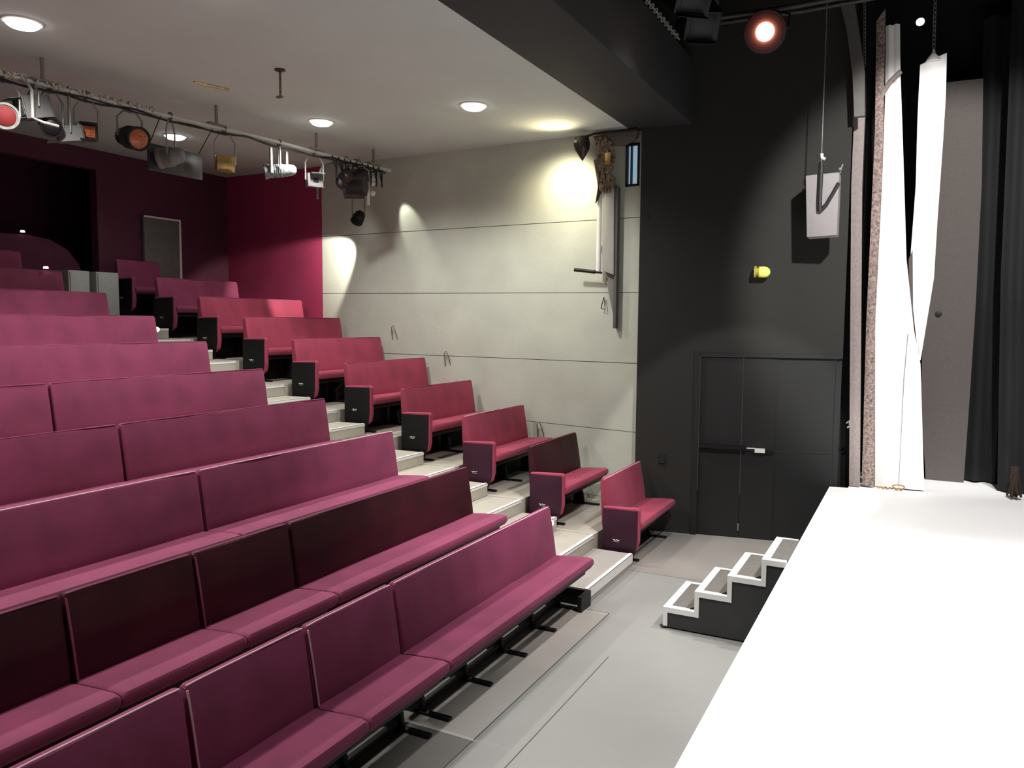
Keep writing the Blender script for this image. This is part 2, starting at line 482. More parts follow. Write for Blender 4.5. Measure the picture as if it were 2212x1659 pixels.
def wavy_back(y0, y1, x=0.0):
    """padded backrest slab: tilted, rounded, very slightly uneven like stretched cloth"""
    b = MB()
    prof = [(-0.000, 0.835), (-0.006, 0.850), (-0.020, 0.857), (-0.040, 0.855), (-0.052, 0.842), (-0.058, 0.82),
            (-0.030, 0.36), (-0.012, 0.335), (0.035, 0.335), (0.060, 0.35), (0.075, 0.40), (0.062, 0.50), (0.035, 0.66)]
    n = max(3, int((y1 - y0) / 0.12))
    ys = [y0, y0 + 0.006, y0 + 0.02] + [y0 + 0.02 + (y1 - y0 - 0.04) * i / n for i in range(1, n)] + [y1 - 0.02, y1 - 0.006, y1]
    cx_ = sum(p[0] for p in prof) / len(prof); cz_ = sum(p[1] for p in prof) / len(prof)
    rings = []
    for i, y in enumerate(ys):
        k = 1.0
        if i in (0, len(ys) - 1): k = 0.955
        elif i in (1, len(ys) - 2): k = 0.985
        wv = 0.004 * math.sin(y * 3.1 + x) + 0.003 * math.sin(y * 7.7)
        ring = []
        for (px, pz) in prof:
            dx = px - (-0.02 + (0.86 - pz) * 0.05)
            ring.append(b.bm.verts.new((cx_ + (px - cx_) * (0.80 if k < .96 else (0.93 if k < .99 else 1)) + (wv if px > -0.02 else 0),
                                        y, cz_ + (pz - cz_) * k)))
        rings.append(ring)
    m = len(prof)
    for A, B in zip(rings, rings[1:]):
        for j in range(m):
            b.bm.faces.new([A[j], A[(j + 1) % m], B[(j + 1) % m], B[j]])
    b.bm.faces.new(rings[0]); b.bm.faces.new(rings[-1][::-1])
    return b


def seat_cushion(y0, y1):
    b = MB()
    prof = [(0.065, 0.425), (0.15, 0.435), (0.30, 0.448), (0.385, 0.452), (0.418, 0.444), (0.430, 0.425), (0.428, 0.395),
            (0.408, 0.365), (0.36, 0.352), (0.065, 0.345)]
    ys = [y0, y0 + 0.008, y0 + 0.03, (y0 + y1) / 2, y1 - 0.03, y1 - 0.008, y1]
    cz_ = 0.40; cx_ = 0.25
    rings = []
    for i, y in enumerate(ys):
        k = {0: 0.80, 6: 0.80, 1: 0.93, 5: 0.93}.get(i, 1.0)
        rings.append([b.bm.verts.new((cx_ + (p[0] - cx_) * (1 - (1 - k) * 0.15), y, cz_ + (p[1] - cz_) * k)) for p in prof])
    m = len(prof)
    for A, B in zip(rings, rings[1:]):
        for j in range(m):
            b.bm.faces.new([A[j], A[(j + 1) % m], B[(j + 1) % m], B[j]])
    b.bm.faces.new(rings[0]); b.bm.faces.new(rings[-1][::-1])
    return b


def make_bench(n, y0, y1, nb, ns, label, group, dark=False, panel=False, light=False):
    """a fixed bench unit of row n from y0 to y1, with nb back panels and ns seats"""
    t = thing('bench_seat', label, 'bench', (rowx(n), y0, rowz(n)), group)
    Lg = y1 - y0
    MS = M_SEATR if panel and n < 9 else M_SEAT
    for i in range(nb):
        a, c = Lg * i / nb + 0.009, Lg * (i + 1) / nb - 0.009
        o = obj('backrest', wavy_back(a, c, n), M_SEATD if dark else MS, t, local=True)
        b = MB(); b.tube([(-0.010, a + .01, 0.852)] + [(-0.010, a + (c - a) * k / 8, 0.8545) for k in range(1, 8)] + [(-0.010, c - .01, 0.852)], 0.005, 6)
        obj('top_highlight_strip', b, M_HILITE if n in (1, 3) else M_SEAT, o, local=True)  # added strip; pale on front and third rows as a painted edge highlight
        if nb > 1:
            b = MB(); b.tube([(0.006, a + 0.004, 0.835), (0.040, a + 0.004, 0.66), (0.066, a + 0.004, 0.50), (0.078, a + 0.004, 0.43)], 0.006, 6)
            obj('piping', b, M_PINKEDGE if n == 1 else M_SEAT, o, local=True)
    for i in range(ns):
        obj('seat', seat_cushion(Lg * i / ns + 0.004, Lg * (i + 1) / ns - 0.004), MS, t, local=True)
    b = MB()
    b.box(0.10, 0.03, 0.300, 0.36, Lg - 0.03, 0.352, 0.006)
    b.box(-0.012, 0.03, 0.28, 0.030, Lg - 0.03, 0.345, 0.004)
    obj('seat_rail', b, M_BLACK, t, local=True)
    b = MB()
    if n > 1:
        b.box(-0.03, 0.02, 0.0, -0.012, Lg - 0.02, 0.30, 0.003)
        obj('kick_panel', b, M_BLACK, t, local=True)
    else:
        b.box(0.10, 0.09, 0.022, 0.14, Lg - 0.09, 0.060, 0.004)
        obj('foot_rail', b, M_BLACK, t, local=True)
    k = max(2, int(round(Lg / 0.52)))
    for i in range(k):
        y = 0.11 + (Lg - 0.22) * i / (k - 1)
        b = MB()
        b.prism([(0.02, 0.0), (0.16, 0.0), (0.15, 0.10), (0.13, 0.17), (0.33, 0.31), (0.02, 0.31)], 'y', y - 0.018, y + 0.018, 0.004)
        b.box(-0.0, y - 0.024, 0.0, 0.355, y + 0.024, 0.022, 0.006)
        obj('leg', b, M_BLACK, t, local=True)
    if panel:
        b = MB()
        b.prism([(0.0, 0.13), (0.06, 0.10), (0.30, 0.10), (0.37, 0.15), (0.392, 0.24), (0.397, 0.57), (0.375, 0.592), (0.0, 0.575)],
                'y', -0.035, 0.03, 0.012, 3)
        e = obj('end_panel', b, MS, t, local=True)
        b = MB()
        b.prism([(0.0, 0.0), (0.30, 0.0), (0.36, 0.13), (0.378, 0.25), (0.38, 0.568), (0.0, 0.560)], 'y', -0.045, -0.034, 0.003)
        obj('panel_face', b, M_PANELM if n <= 3 else M_BLACKP, e, local=True, label='dark outer face of the end panel')
        b = MB()
        bz = 0.295 if n > 3 else 0.24
        b.tube([(0.12 + 0.012 * k, -0.047, bz + 0.006 * math.sin(k * 2.1 + n)) for k in range(7)], 0.0035, 5)
        b.tube([(0.125 + 0.02 * k, -0.047, bz - 0.016 + 0.003 * math.cos(k * 1.7)) for k in range(4)], 0.0025, 5)
        obj('row_badge', b, M_BADGE, e, local=True, label='small silver badge')
    if light:
        b = MB(); b.lathe([(0, .028), (.02, .03), (.035, .022), (.04, .005)], (0.0, Lg, 0.70), (0, 1, 0), 14)
        obj('aisle_light', b, M_SMALL, t, local=True, label='small round white aisle light on the bench end')
    return t


G1 = 'aisle-end bench units of the left seating block'
G2 = 'inner bench units of the left seating block'
G3 = 'short benches of the right seating block'
for n in range(1, 11):
    extra = {1: 'long magenta bench of the front row, its right end beside the aisle',
             2: 'bench with dark burgundy backrest at the aisle end of the second row, left block',
             3: 'mauve bench at the aisle end of the third row, directly behind the dark backed one',
             }.get(n, 'mauve bench at the aisle end of the %s row, left seating block' % ORD[n])
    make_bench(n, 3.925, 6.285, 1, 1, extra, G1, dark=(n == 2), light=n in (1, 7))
for n in range(1, 9):
    if n <= 2:
        lb = {1: 'bench of separate magenta seats, nearest to the camera in the front row',
              2: 'bench of separate seats with dark burgundy backs, second row at the left edge'}[n]
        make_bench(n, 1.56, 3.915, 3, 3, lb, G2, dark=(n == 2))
    else:
        make_bench(n, 1.56, 3.915, 1, 1, 'mauve bench at the left edge of the photo, %s row from the front' % ORD[n], G2)
RE = {1: 8.88, 2: 8.93, 3: 9.17, 4: 9.27, 5: 9.41, 6: 9.50, 7: 9.60, 8: 9.69, 9: 9.16, 10: 8.40}
for n in range(1, 11):
    lb = {1: 'short magenta bench closest to the black door, front row across the aisle',
          2: 'short bench with a dark burgundy backrest across the aisle, second row',
          10: 'dim short bench at the top of the right block, beside the grey panel'
          }.get(n, 'short bench with %s end panel, %s row of the right seating block' % ('a dark maroon' if n <= 3 else 'a black', ORD[n]))
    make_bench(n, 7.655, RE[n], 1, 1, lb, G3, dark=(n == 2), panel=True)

# ------------------------------------------------------------------ things at the top of the seating
b = MB(); b.box(-10.76, 8.30, 2.52, -10.70, 8.97, 4.08, 0.004)
ap = tag(obj('acoustic_panel', b, M_GREY), 'upright grey panel with a pale metal edge on the maroon back wall', 'panel')
b = MB(); b.box(-10.70, 8.945, 2.52, -10.685, 8.975, 4.085); b.box(-10.70, 8.30, 4.06, -10.69, 8.975, 4.085)
obj('edge_trim', b, M_WHITE, ap, smooth=False)
for (x, ya, yb, lb) in ((-10.25, 6.62, 6.92, 'pale grey cabinet at the top of the aisle, next to the ninth row bench'),
                        (-10.25, 7.02, 7.36, 'pale grey cabinet at the top of the aisle, nearer the dark recess edge')):
    t = thing('low_cabinet', lb, 'cabinet', (x, (ya + yb) / 2, 2.502), 'pale cabinets at the top of the aisle')
    b = MB(); b.box(x - 0.2, ya, 2.502, x + 0.2, yb, 3.13, 0.008); obj('body', b, M_PALE, t)
    b = MB(); b.box(x + 0.2, ya + 0.02, 2.54, x + 0.212, yb - 0.02, 3.11, 0.003); obj('door', b, M_PALE, t)
# curved low partition of the recess
b = MB()
pts = [(5.0, 2.0), (5.0, 3.60), (6.1, 3.62), (6.7, 3.64), (7.0, 3.60), (7.25, 3.48), (7.42, 3.28), (7.50, 3.05), (7.53, 2.0)]
b.prism(pts, 'x', -11.15, -11.0, 0.01)
tag(obj('low_partition', b, mat('maroon_partition_cloth', (0.10, 0.018, 0.05), 0.85, var=0.1, scale=5)),
    'maroon low partition with a curved right end behind the top row', 'partition')
for (p, lb) in (((-10.98, 6.60, 3.66), 'tiny white lamp on top of the maroon partition'), ((-9.62, 6.05, 3.10), 'tiny white lamp behind the ninth row bench, left of the aisle')):
    b = MB(); b.lathe([(0, .03), (.02, .03), (.03, .02)], p, (0, 0, 1), 12)
    tag(obj('marker_lamp', b, M_SMALL), lb, 'lamp')

# ------------------------------------------------------------------ stage
b = MB()
b.prism([(-0.81, -3.4), (-0.81, 9.33), (-0.62, 9.365), (-0.62, 10.55), (5.8, 10.55), (5.8, -3.4)], 'z', 0.655, 0.68, 0.0)
st = obj('stage', b, M_STAGE, smooth=False); tag(st, 'raised stage with a bright white floor, at the right', 'stage')
b = MB()
b.prism([(-0.79, -3.3), (-0.79, 9.30), (-0.60, 9.34), (-0.60, 10.5), (5.7, 10.5), (5.7, -3.3)], 'z', 0.0, 0.655)
obj('stage_skirt', b, M_BLACK, st, smooth=False)
b = MB(); b.box(-0.6, 10.50, 0.68, 5.8, 10.54, 0.745)
tag(obj('black_batten', b, M_BLACK), 'thin black batten along the back edge of the white stage', 'batten')

# stage stairs
t = thing('stage_steps', 'black wooden steps outlined in white, climbing to the stage', 'steps', (-1.3, 6.5, 0))
SX = [-1.755, -1.50, -1.245, -0.99, -0.812]
YN, YF = 6.15, 6.86
prof = [(SX[0], 0.012)]
for i in range(4):
    prof += [(SX[i], 0.17 * (i + 1) - 0.001), (SX[i + 1], 0.17 * (i + 1) - 0.001)]
prof += [(SX[4], 0.012)]
b = MB(); b.prism(prof, 'y', YN, YF)
obj('body', b, M_STAIRS, t, smooth=False)
for i in range(4):
    z = 0.17 * (i + 1)
    xa, xb_ = SX[i], SX[i + 1]
    b = MB(); b.box(xa + 0.045, YN + 0.05, z - 0.001, xb_, YF - 0.035, z + 0.006); tr = obj('tread', b, M_TREAD, t, smooth=False)
    b = MB()
    b.box(xa - 0.006, YN, z - 0.03, xa + 0.05, YF + 0.003, z + 0.008)
    b.box(xa + 0.05, YN, z - 0.001, xb_ - 0.007, YN + 0.05, z + 0.008)
    b.box(xa + 0.05, YF - 0.035, z - 0.001, xb_ - 0.007, YF + 0.003, z + 0.008)
    b.box(xa - 0.006, YN - 0.008, z - 0.036, xb_ + (0.030 if i < 3 else 0), YN, z + 0.008)
    b.box(xa - 0.006, YN - 0.008, (z - 0.162) if i else 0.02, xa + 0.030, YN, z - 0.036)
    b.box(xa - 0.006, YN, (z - 0.162) if i else 0.02, xa, YN + 0.045, z - 0.03)
    obj('white_edging', b, M_WHITE, tr, smooth=False)
    if i < 3:
        b = MB(); b.prism([(xb_ - 0.055, YN + 0.036), (xb_ - 0.002, YN + 0.036), (xb_ - 0.002, YN + 0.12), (xb_ - 0.03, YN + 0.10)], 'z', z + 0.005, z + 0.012)
        obj('corner_patch', b, M_BLACK, tr, smooth=False)
for (x, y) in ((SX[0] + 0.0, YN + 0.02), (SX[0] + 0.0, YF - 0.03), (-0.86, YN + 0.02)):
    b = MB(); b.lathe([(0, .03), (.012, .034), (.02, .02)], (x, y, 0), (0, 0, 1), 14); obj('rubber_foot', b, M_BLACK, t)

# ------------------------------------------------------------------ downlights and ceiling pieces
CN = Vector((0.022, 0, 1)).normalized()
DL = ['nearest to the left edge, above the seating', 'between the rig pipe and the ceiling drop rod, over the aisle',
      'closest to the charcoal beam', 'beyond the rig pipe, furthest back', 'at the top edge of the photo']
for i, (x, y) in enumerate(DOWN):
    z = ceil_z(x)
    t = thing('downlight', 'round white recessed downlight ' + DL[i], 'light', (x, y, z), 'round recessed ceiling downlights')
    b = MB(); b.lathe([(0.0, .150), (0.012, .146), (0.016, .126)], (x, y, z + 0.002), -CN, 32); obj('trim_ring', b, M_WHITE, t)
    b = MB(); b.lathe([(0.0, .124), (0.018, .118), (0.034, .095), (0.045, .05), (0.048, .01)], (x, y, z - 0.010), -CN, 32); obj('diffuser', b, M_LAMP, t)
t = thing('drop_rod', 'short brown rod hanging from the ceiling over the seats', 'rod', (-5.40, 5.695, 4.823))
b = MB(); b.lathe([(0, .05), (.012, .05), (.02, .02)], (-5.40, 5.695, 4.823), (0, 0, -1), 16); obj('ceiling_rose', b, M_LEATH, t)
b = MB(); b.tube([(-5.40, 5.695, 4.82), (-5.40, 5.695, 4.58)], 0.011, 8); b.box(-5.44, 5.68, 4.565, -5.38, 5.71, 4.582)
obj('rod', b, M_PBUND, t)
b = MB(); b.tube([(-6.485, 5.652, 4.842), (-6.45, 5.79, 4.838), (-6.41, 5.91, 4.838), (-6.387, 6.003, 4.84)], 0.016, 8)  # gold streak of light on the ceiling, built as a brass strip
tag(obj('ceiling_glint', b, M_BRASS), 'thin brass coloured strip painting a gold glint on the ceiling above the rig pipe', 'strip')

# ------------------------------------------------------------------ lighting pipe with fixtures


def pipe_x(y): return -7.33 + 0.0917 * (y - 3.2)


PZ = 4.62
pp = thing('rig_pipe', 'long steel lighting pipe hung under the ceiling across the seating', 'pipe', (pipe_x(6), 6.0, PZ))
b = MB(); b.tube([(pipe_x(y), y, PZ + 0.006 * math.sin(y * 2)) for y in [3.0 + i * 0.3 for i in range(21)] + [9.3]], 0.022, 10)
obj('tube', b, mat('pale_steel', (0.62, 0.61, 0.56), 0.4, var=0.1, scale=30), pp)
M_TAPE = mat('cream_tape', (0.55, 0.52, 0.42), 0.8, var=0.4, scale=40)
y = 3.7
rr = random.Random(3)
while y < 5.65:
    a = rr.uniform(0, 6.28)
    c = Vector((pipe_x(y), y, PZ + 0.012))
    b = MB(); b.tube([c + Vector((0.034 * math.cos(a + q), rr.uniform(-.02, .02), 0.034 * math.sin(a + q))) for q in (0, 1, 2, 3, 4, 5)], 0.011, 6)
    obj('tie_wrap', b, M_TAPE, pp)
    y += rr.uniform(0.04, 0.10)
b = MB()
ys = [3.1 + i * 0.06 for i in range(102)]
b.tube([(pipe_x(y) + 0.02, y, PZ - 0.035 - 0.022 * abs(math.sin(y * 2.3)) - 0.01 * math.sin(y * 9)) for y in ys], 0.011, 7)
b.tube([(pipe_x(y) + 0.03, y, PZ - 0.03 - 0.035 * abs(math.sin(y * 1.7 + 1))) for y in ys], 0.008, 6)
obj('cable_run', b, M_CAB, pp)
for y in (4.57, 6.42, 7.9, 8.95):
    b = MB(); b.tube([(pipe_x(y), y, PZ), (pipe_x(y), y, ceil_z(-7) - 0.0)], 0.018, 8); b.box(pipe_x(y) - 0.04, y - 0.12, PZ + 0.02, pipe_x(y) + 0.04, y + 0.12, PZ + 0.04, 0.008)
    obj('hanger', b, M_DRAPEG, pp)


def spotlight(y, dz, r, ln, pan, tilt, label, lens, shell=None, kind='can', x=None, z=None, group=None, lr=0.8):
    """stage lantern: hook clamp and yoke, body and lens; pan and tilt in degrees (pan 0 looks along +x)"""
    shell = shell or M_BLACK
    X = pipe_x(y) if x is None else x
    Z = PZ if z is None else z
    t = thing('spotlight', label, 'stage light', (X, y, Z), group)
    d = Vector((math.cos(R(pan)) * math.cos(R(tilt)), math.sin(R(pan)) * math.cos(R(tilt)), -math.sin(R(tilt))))
    side = Vector((-math.sin(R(pan)), math.cos(R(pan)), 0))
    c = Vector((X, y, Z - dz))
    if kind == 'can':
        b = MB(); b.lathe([(-ln * .55, r * .35), (-ln * .5, r * .62), (-ln * .38, r * .8), (-ln * .1, r * .9), (-ln * .1, r * .95), (ln * .35, r * .97), (ln * .40, r * 1.08), (ln * .5, r * 1.08), (ln * .5, r * .9), (ln * .45, r * .88)], c, d, 26)
        body = obj('barrel', b, shell, t)
        b = MB(); b.lathe([(0, r * lr * .98), (.006, r * lr), (.018, r * lr * .75), (.024, r * .1)], c + d * ln * .455, d, 26); obj('lens', b, lens, t)
        b = MB()
        for k in range(5):
            b.lathe([(0, r * .96), (0.006, r * 1.04), (0.012, r * .96)], c + d * (-ln * .05 + k * ln * .07), d, 20)
        obj('cooling_fins', b, shell, body)
    else:
        rot3 = Matrix((d, side, d.cross(side))).transposed()
        b = MB(); b.obox(c, (ln, r * 2, r * 1.7), rot3, 0.012); body = obj('housing', b, shell, t)
        b = MB(); b.obox(c + d * ln * .5, (0.012, r * 1.75 * lr, r * 1.45 * lr), rot3, 0.004); obj('lens', b, lens, t)
        for sg in (-1, 1):
            b = MB(); b.obox(c + d * (ln * .5 + .05) + d.cross(side) * sg * r * .85, (.10, r * 1.7, .004), rot3)
            obj('barn_door', b, shell, body)
    b = MB()
    a = c + side * (r * 1.15); e = c - side * (r * 1.15); top = Vector((X, y, Z - 0.06))
    up = Vector((0, 0, max(0.03, dz - 0.07)))
    b.tube([a, a + up * .75, top + side * r * .6, top - side * r * .6, e + up * .75, e], 0.009, 6)
    obj('yoke', b, M_STEEL if shell is not M_BLACK else M_DULL, t)
    b = MB(); b.tube([Vector((X, y, Z)) + Vector((math.cos(q) * .034, 0, math.sin(q) * .034)) for q in [k * .7 for k in range(9)]], 0.010, 6)
    b.tube([(X, y, Z - .03), (X, y, Z - .07)], 0.012, 8)
    obj('clamp', b, M_DULL, t)
    return t


def hang(px_y, **k): pass


spotlight(4.23, 0.36, 0.105, 0.20, -25, 8, 'round spotlight with a red gel and grey rim at the left end of the pipe', M_RED, M_DULL)
spotlight(3.98, 0.24, 0.085, 0.20, -60, 10, 'silver spotlight cut by the left edge of the photo', M_GLASSC, M_DULL)
spotlight(4.48, 0.23, 0.10, 0.22, -100, 15, 'grey spotlight with a white bracket beside the red one', M_GLASSC, M_GREY, 'box')
b = MB(); b.tube([(-7.20, 4.36, 4.60), (-7.10, 4.37, 4.56), (-7.05, 4.37, 4.50), (-7.05, 4.37, 4.26), (-7.02, 4.44, 4.235), (-6.98, 4.56, 4.22)], 0.014, 8)
tag(obj('white_bracket', b, mat('dulled_white', (0.28, 0.28, 0.27), 0.6)), 'bent white bracket between the red spotlight and the black one', 'bracket')
spotlight(4.63, 0.36, 0.085, 0.16, -30, 20, 'small black spotlight right of the white bracket', M_BLACK, M_BLACK)
spotlight(4.80, 0.40, 0.07, 0.20, -120, 10, 'pale grey floodlight left of the amber square one', M_DULL, M_GREY, 'box')
spotlight(4.96, 0.35, 0.090, 0.16, -28, 5, 'square amber spotlight on the lighting pipe', M_ORANGE, M_LEATH, 'box')
spotlight(5.40, 0.31, 0.110, 0.36, -10, 12, 'round amber spotlight with a black barrel', M_ORANGE, M_BLACK, lr=0.92)
spotlight(5.85, 0.42, 0.10, 0.26, -150, 10, 'smoky grey lantern hanging right under the furthest downlight', M_DULL, M_DULL)
spotlight(6.52, 0.38, 0.100, 0.12, -30, 10, 'small brass framed lantern hanging from a thin wire in mid pipe', M_BRASS, M_BRASS, 'box')
spotlight(7.30, 0.33, 0.085, 0.36, -130, 8, 'long clear glass lantern with chrome rings', M_GLASSC, M_GLASSC)
b = MB()
for dx_ in (-0.14, 0.12):
    b.box(pipe_x(7.3) - 0.015, 7.3 + dx_ - .018, PZ - .38, pipe_x(7.3) + 0.015, 7.3 + dx_ + .018, PZ - .08, 0.005)
tag(obj('strap_pair', b, M_STEEL), 'two pale metal straps holding the clear glass lantern', 'straps')
spotlight(7.86, 0.36, 0.10, 0.12, -30, 5, 'light grey box lantern with a black square opening', M_BLACK, M_GREY, 'box', lr=0.38)
spotlight(8.42, 0.25, 0.10, 0.24, 150, 20, 'dark lantern in the cluster at the wall end of the pipe', M_BLACK, M_LEATH)
spotlight(8.66, 0.28, 0.09, 0.22, -20, 25, 'dull grey lantern in the cluster, above the lit wall spot', M_DULL, M_DULL)
spotlight(8.60, 0.27, 0.16, 0.30, -60, 30, 'bulky black box lantern in the cluster at the wall end of the pipe', M_BLACK, M_LEATH, 'box')
sp = spotlight(9.22, 0.62, 0.085, 0.18, 155, 40, 'lowest black spotlight of the cluster, shining on the maroon wall', M_LAMP, M_BLACK, x=-7.28, z=4.60)
b = MB(); b.tube([(-7.28, 9.22, 4.60), (-6.80, 9.20, 4.62)], 0.018, 8); b.tube([(-7.28, 9.22, 4.60), (-7.28, 9.60, 4.60)], 0.018, 8); obj('side_arm', b, M_BLACK, sp)
# white bracket with knobs at the pipe end
t = thing('rigging_bracket', 'upright white bracket with round knobs at the wall end of the pipe', 'bracket', (-6.90, 8.98, 4.6))
b = MB(); b.tube([(-6.80, 8.98, 4.62), (-6.90, 8.98, 4.56), (-6.92, 8.98, 4.50), (-6.92, 8.98, 4.10)], 0.022, 8); obj('upright', b, M_WHITE, t)
for z in (4.47, 4.41, 4.27):
    b = MB(); b.lathe([(-.03, .01), (-.02, .035), (.02, .035), (.03, .01)], (-6.90, 9.06, z), (1, -1, 0), 14); obj('knob', b, M_WHITE, t)
b = MB()
for q in range(9):
    y = 8.15 + q * 0.11
    b.tube([(pipe_x(y) + .02, y, PZ), (pipe_x(y) + .06, y + .03, PZ - .16 - .05 * (q % 3)), (pipe_x(y), y + .10, PZ - .26), (pipe_x(y) - .02, y + .13, PZ - .02)], 0.011, 6)
tag(obj('cable_bundle', b, M_CAB), 'tangle of dark cables at the wall end of the lighting pipe', 'cables')
b = MB(); b.tube([(-6.98, 8.0, 4.05), (-6.96, 7.98, 4.30), (-6.93, 8.05, 4.48), (-6.90, 8.22, 4.54), (-6.86, 8.5, 4.57), (-6.82, 8.8, 4.60)], 0.016, 8)
tag(obj('looped_cable', b, M_DULL), 'grey looped cable arching down left of the lantern cluster', 'cable')
# flat boards leaning under the pipe
b = MB(); b.box(-7.30, 5.72, 4.06, -7.27, 6.42, 4.34, 0.006)
tag(obj('reflector_board', b, mat('smoky_board', (0.05, 0.05, 0.053), 0.35, var=0.2)), 'dark grey flat board hanging under the lighting pipe', 'board')
for y in (5.75, 6.38):
    b = MB(); b.tube([(-7.285, y, 4.34), (pipe_x(y), y, PZ)], .005, 5); obj('hanging_wire', b, M_CAB, bpy.data.objects['reflector_board'])

# ------------------------------------------------------------------ things on the pale wall near the corner
t = thing('wall_lantern', 'dark heart shaped lantern near the ceiling in front of the warm wall glow', 'stage light', (-3.72, 8.95, 4.70))
b = MB(); b.lathe([(-.10, .03), (-.09, .085), (0.0, .10), (.06, .085), (.15, .03), (.19, .004)], (-3.70, 8.96, 4.62), (0.05, 0.0, -1), 18); obj('hood', b, M_LEATH, t)
b = MB(); b.lathe([(0, .02), (.01, .022), (.016, .01)], (-3.735, 8.85, 4.64), (0.2, -1, 0.2), 10); obj('glint_button', b, M_STEEL, t)
b = MB(); b.tube([(-3.70, 8.96, 4.70), (-3.55, 8.98, 4.74), (-3.0, 8.93, 4.735)], 0.014, 8); obj('arm', b, M_BLACK, t)
t = thing('cable_box', 'brown ragged cable bundle with a small amber plate, in the wall corner', 'cable bundle', (-3.4, 9.05, 4.4))
b = MB()
rr = random.Random(11)
for i in range(22):
    x = -3.45 + rr.uniform(-.07, .10); z0 = 4.70 - rr.uniform(0, .08); z1 = 4.02 + rr.uniform(0, .35)
    P = [(x + rr.uniform(-.05, .05) + .03 * k / 5, 8.98 + rr.uniform(-.03, .05), z0 + (z1 - z0) * k / 6) for k in range(7)]
    b.tube(P, rr.uniform(.012, .028), 6)
obj('cables', b, M_PBUND, t)
b = MB(); b.box(-3.40, 8.94, 4.36, -3.32, 8.98, 4.50, 0.01); obj('amber_plate', b, M_BRASS, t)
b = MB(); b.prism([(-3.58, 4.72), (-3.02, 4.74), (-3.04, 4.64), (-3.2, 4.58), (-3.5, 4.60)], 'y', 9.0, 9.08, 0.01); obj('bracket', b, M_DRAPEGD, t)
b = MB(); b.prism([(-3.56, 4.44), (-3.47, 4.44), (-3.44, 4.10), (-3.50, 3.98), (-3.53, 3.92), (-3.50, 4.12)], 'y', 8.99, 9.03, 0.004); obj('torn_tape', b, M_LEATH, t)
t = thing('cable_duct', 'tall pale grey cable duct standing off the wall near the corner', 'duct', (-3.36, 9.13, 3.1))
b = MB(); b.prism([(-3.455, 4.10), (-3.43, 4.16), (-3.34, 4.16), (-3.305, 4.06), (-3.29, 3.06), (-3.44, 3.12)], 'y', 9.02, 9.13, 0.005)
obj('cover', b, mat('grey_duct', (0.40, 0.41, 0.37), 0.7, var=0.06), t)
b = MB(); b.box(-3.295, 9.04, 2.42, -3.262, 9.128, 4.10); obj('channel', b, mat('dark_duct', (0.10, 0.10, 0.09), 0.7), t)
b = MB(); b.prism([(-3.43, 3.10), (-3.30, 3.05), (-3.27, 2.42), (-3.30, 2.50), (-3.38, 2.85)], 'y', 9.10, 9.13, 0.003); obj('shadow_flap', b, mat('painted_shadow_grey', (0.20, 0.20, 0.18), 0.7), t)  # shadow below the duct, built as a grey flap
b = MB(); b.tube([(-3.50, 9.06, 4.40), (-3.50, 9.06, 3.10)], 0.030, 12); b.box(-3.53, 9.06, 3.4, -3.47, 9.15, 3.42); b.box(-3.53, 9.06, 4.1, -3.47, 9.15, 4.12)
tag(obj('white_pipe', b, M_WHITE), 'vertical white pipe left of the grey cable duct', 'pipe')
b = MB(); b.tube([(-3.80, 9.02, 3.135), (-3.52, 9.0, 3.10)], 0.022, 10); b.tube([(-3.53, 9.0, 3.10), (-3.44, 9.03, 3.09)], 0.013, 8)
tag(obj('black_rod', b, M_BLACK), 'short black rod sticking out at the foot of the white pipe', 'rod')
b = MB(); b.tube([(-3.445, 9.12, 2.80), (-3.47, 9.11, 2.70), (-3.48, 9.11, 2.66)], 0.006, 6); b.tube([(-3.445, 9.12, 2.80), (-3.43, 9.11, 2.70), (-3.42, 9.11, 2.645), (-3.48, 9.11, 2.665)], 0.005, 6)
tag(obj('wire_hook', b, M_CAB), 'small dark wire hook on the pale wall below the duct', 'hook')
# loop handles on the wall above the benches
for (x, z) in ((-5.9, 1.98), (-6.9, 2.33), (-4.35, 1.10)):
    y = wall_y(x) - 0.02
    b = MB(); b.tube([(x - .04, y + .02, z - .12), (x - .035, y - .02, z + .06), (x, y - .03, z + .09), (x + .03, y - .02, z + .02), (x + .05, y + .02, z - .12)], 0.007, 6)
    tag(obj('wire_loop', b, M_DULL), {-5.9: 'thin grey wire loop on the wall beside the fifth row bench', -6.9: 'thin grey wire loop on the wall beside the sixth row bench',
        -4.35: 'thin wire hook on the pale wall behind the third row short bench'}[x], 'wire', 'wire loops on the pale wall')

# ------------------------------------------------------------------ things on and before the dark wall
n_ = Vector((0.17, -1, 0)).normalized()
c = Vector((-1.60, dark_y(-1.60), 3.065))
t = thing('wall_beacon', 'small yellow bulkhead lamp on the charcoal wall above the door', 'lamp', tuple(c))
b = MB(); b.lathe([(0, .03), (.02, .03), (.03, .018), (.09, .018)], c, n_, 14); obj('mount', b, M_BLACK, t)
cc = c + n_ * 0.10
b = MB(); b.lathe([(-.02, .058), (.02, .062), (.06, .055), (.085, .035), (.095, .008)], cc, (1, 0.1, -0.05), 20); obj('dome', b, M_YELLOW, t)
b = MB(); b.lathe([(-.075, .066), (-.055, .066), (-.05, .045), (-.035, .045), (-.03, .062), (-.018, .062)], cc, (1, 0.1, -0.05), 20)
obj('base_ring', b, mat('olive_plastic', (0.55, 0.50, 0.08), 0.5), t)

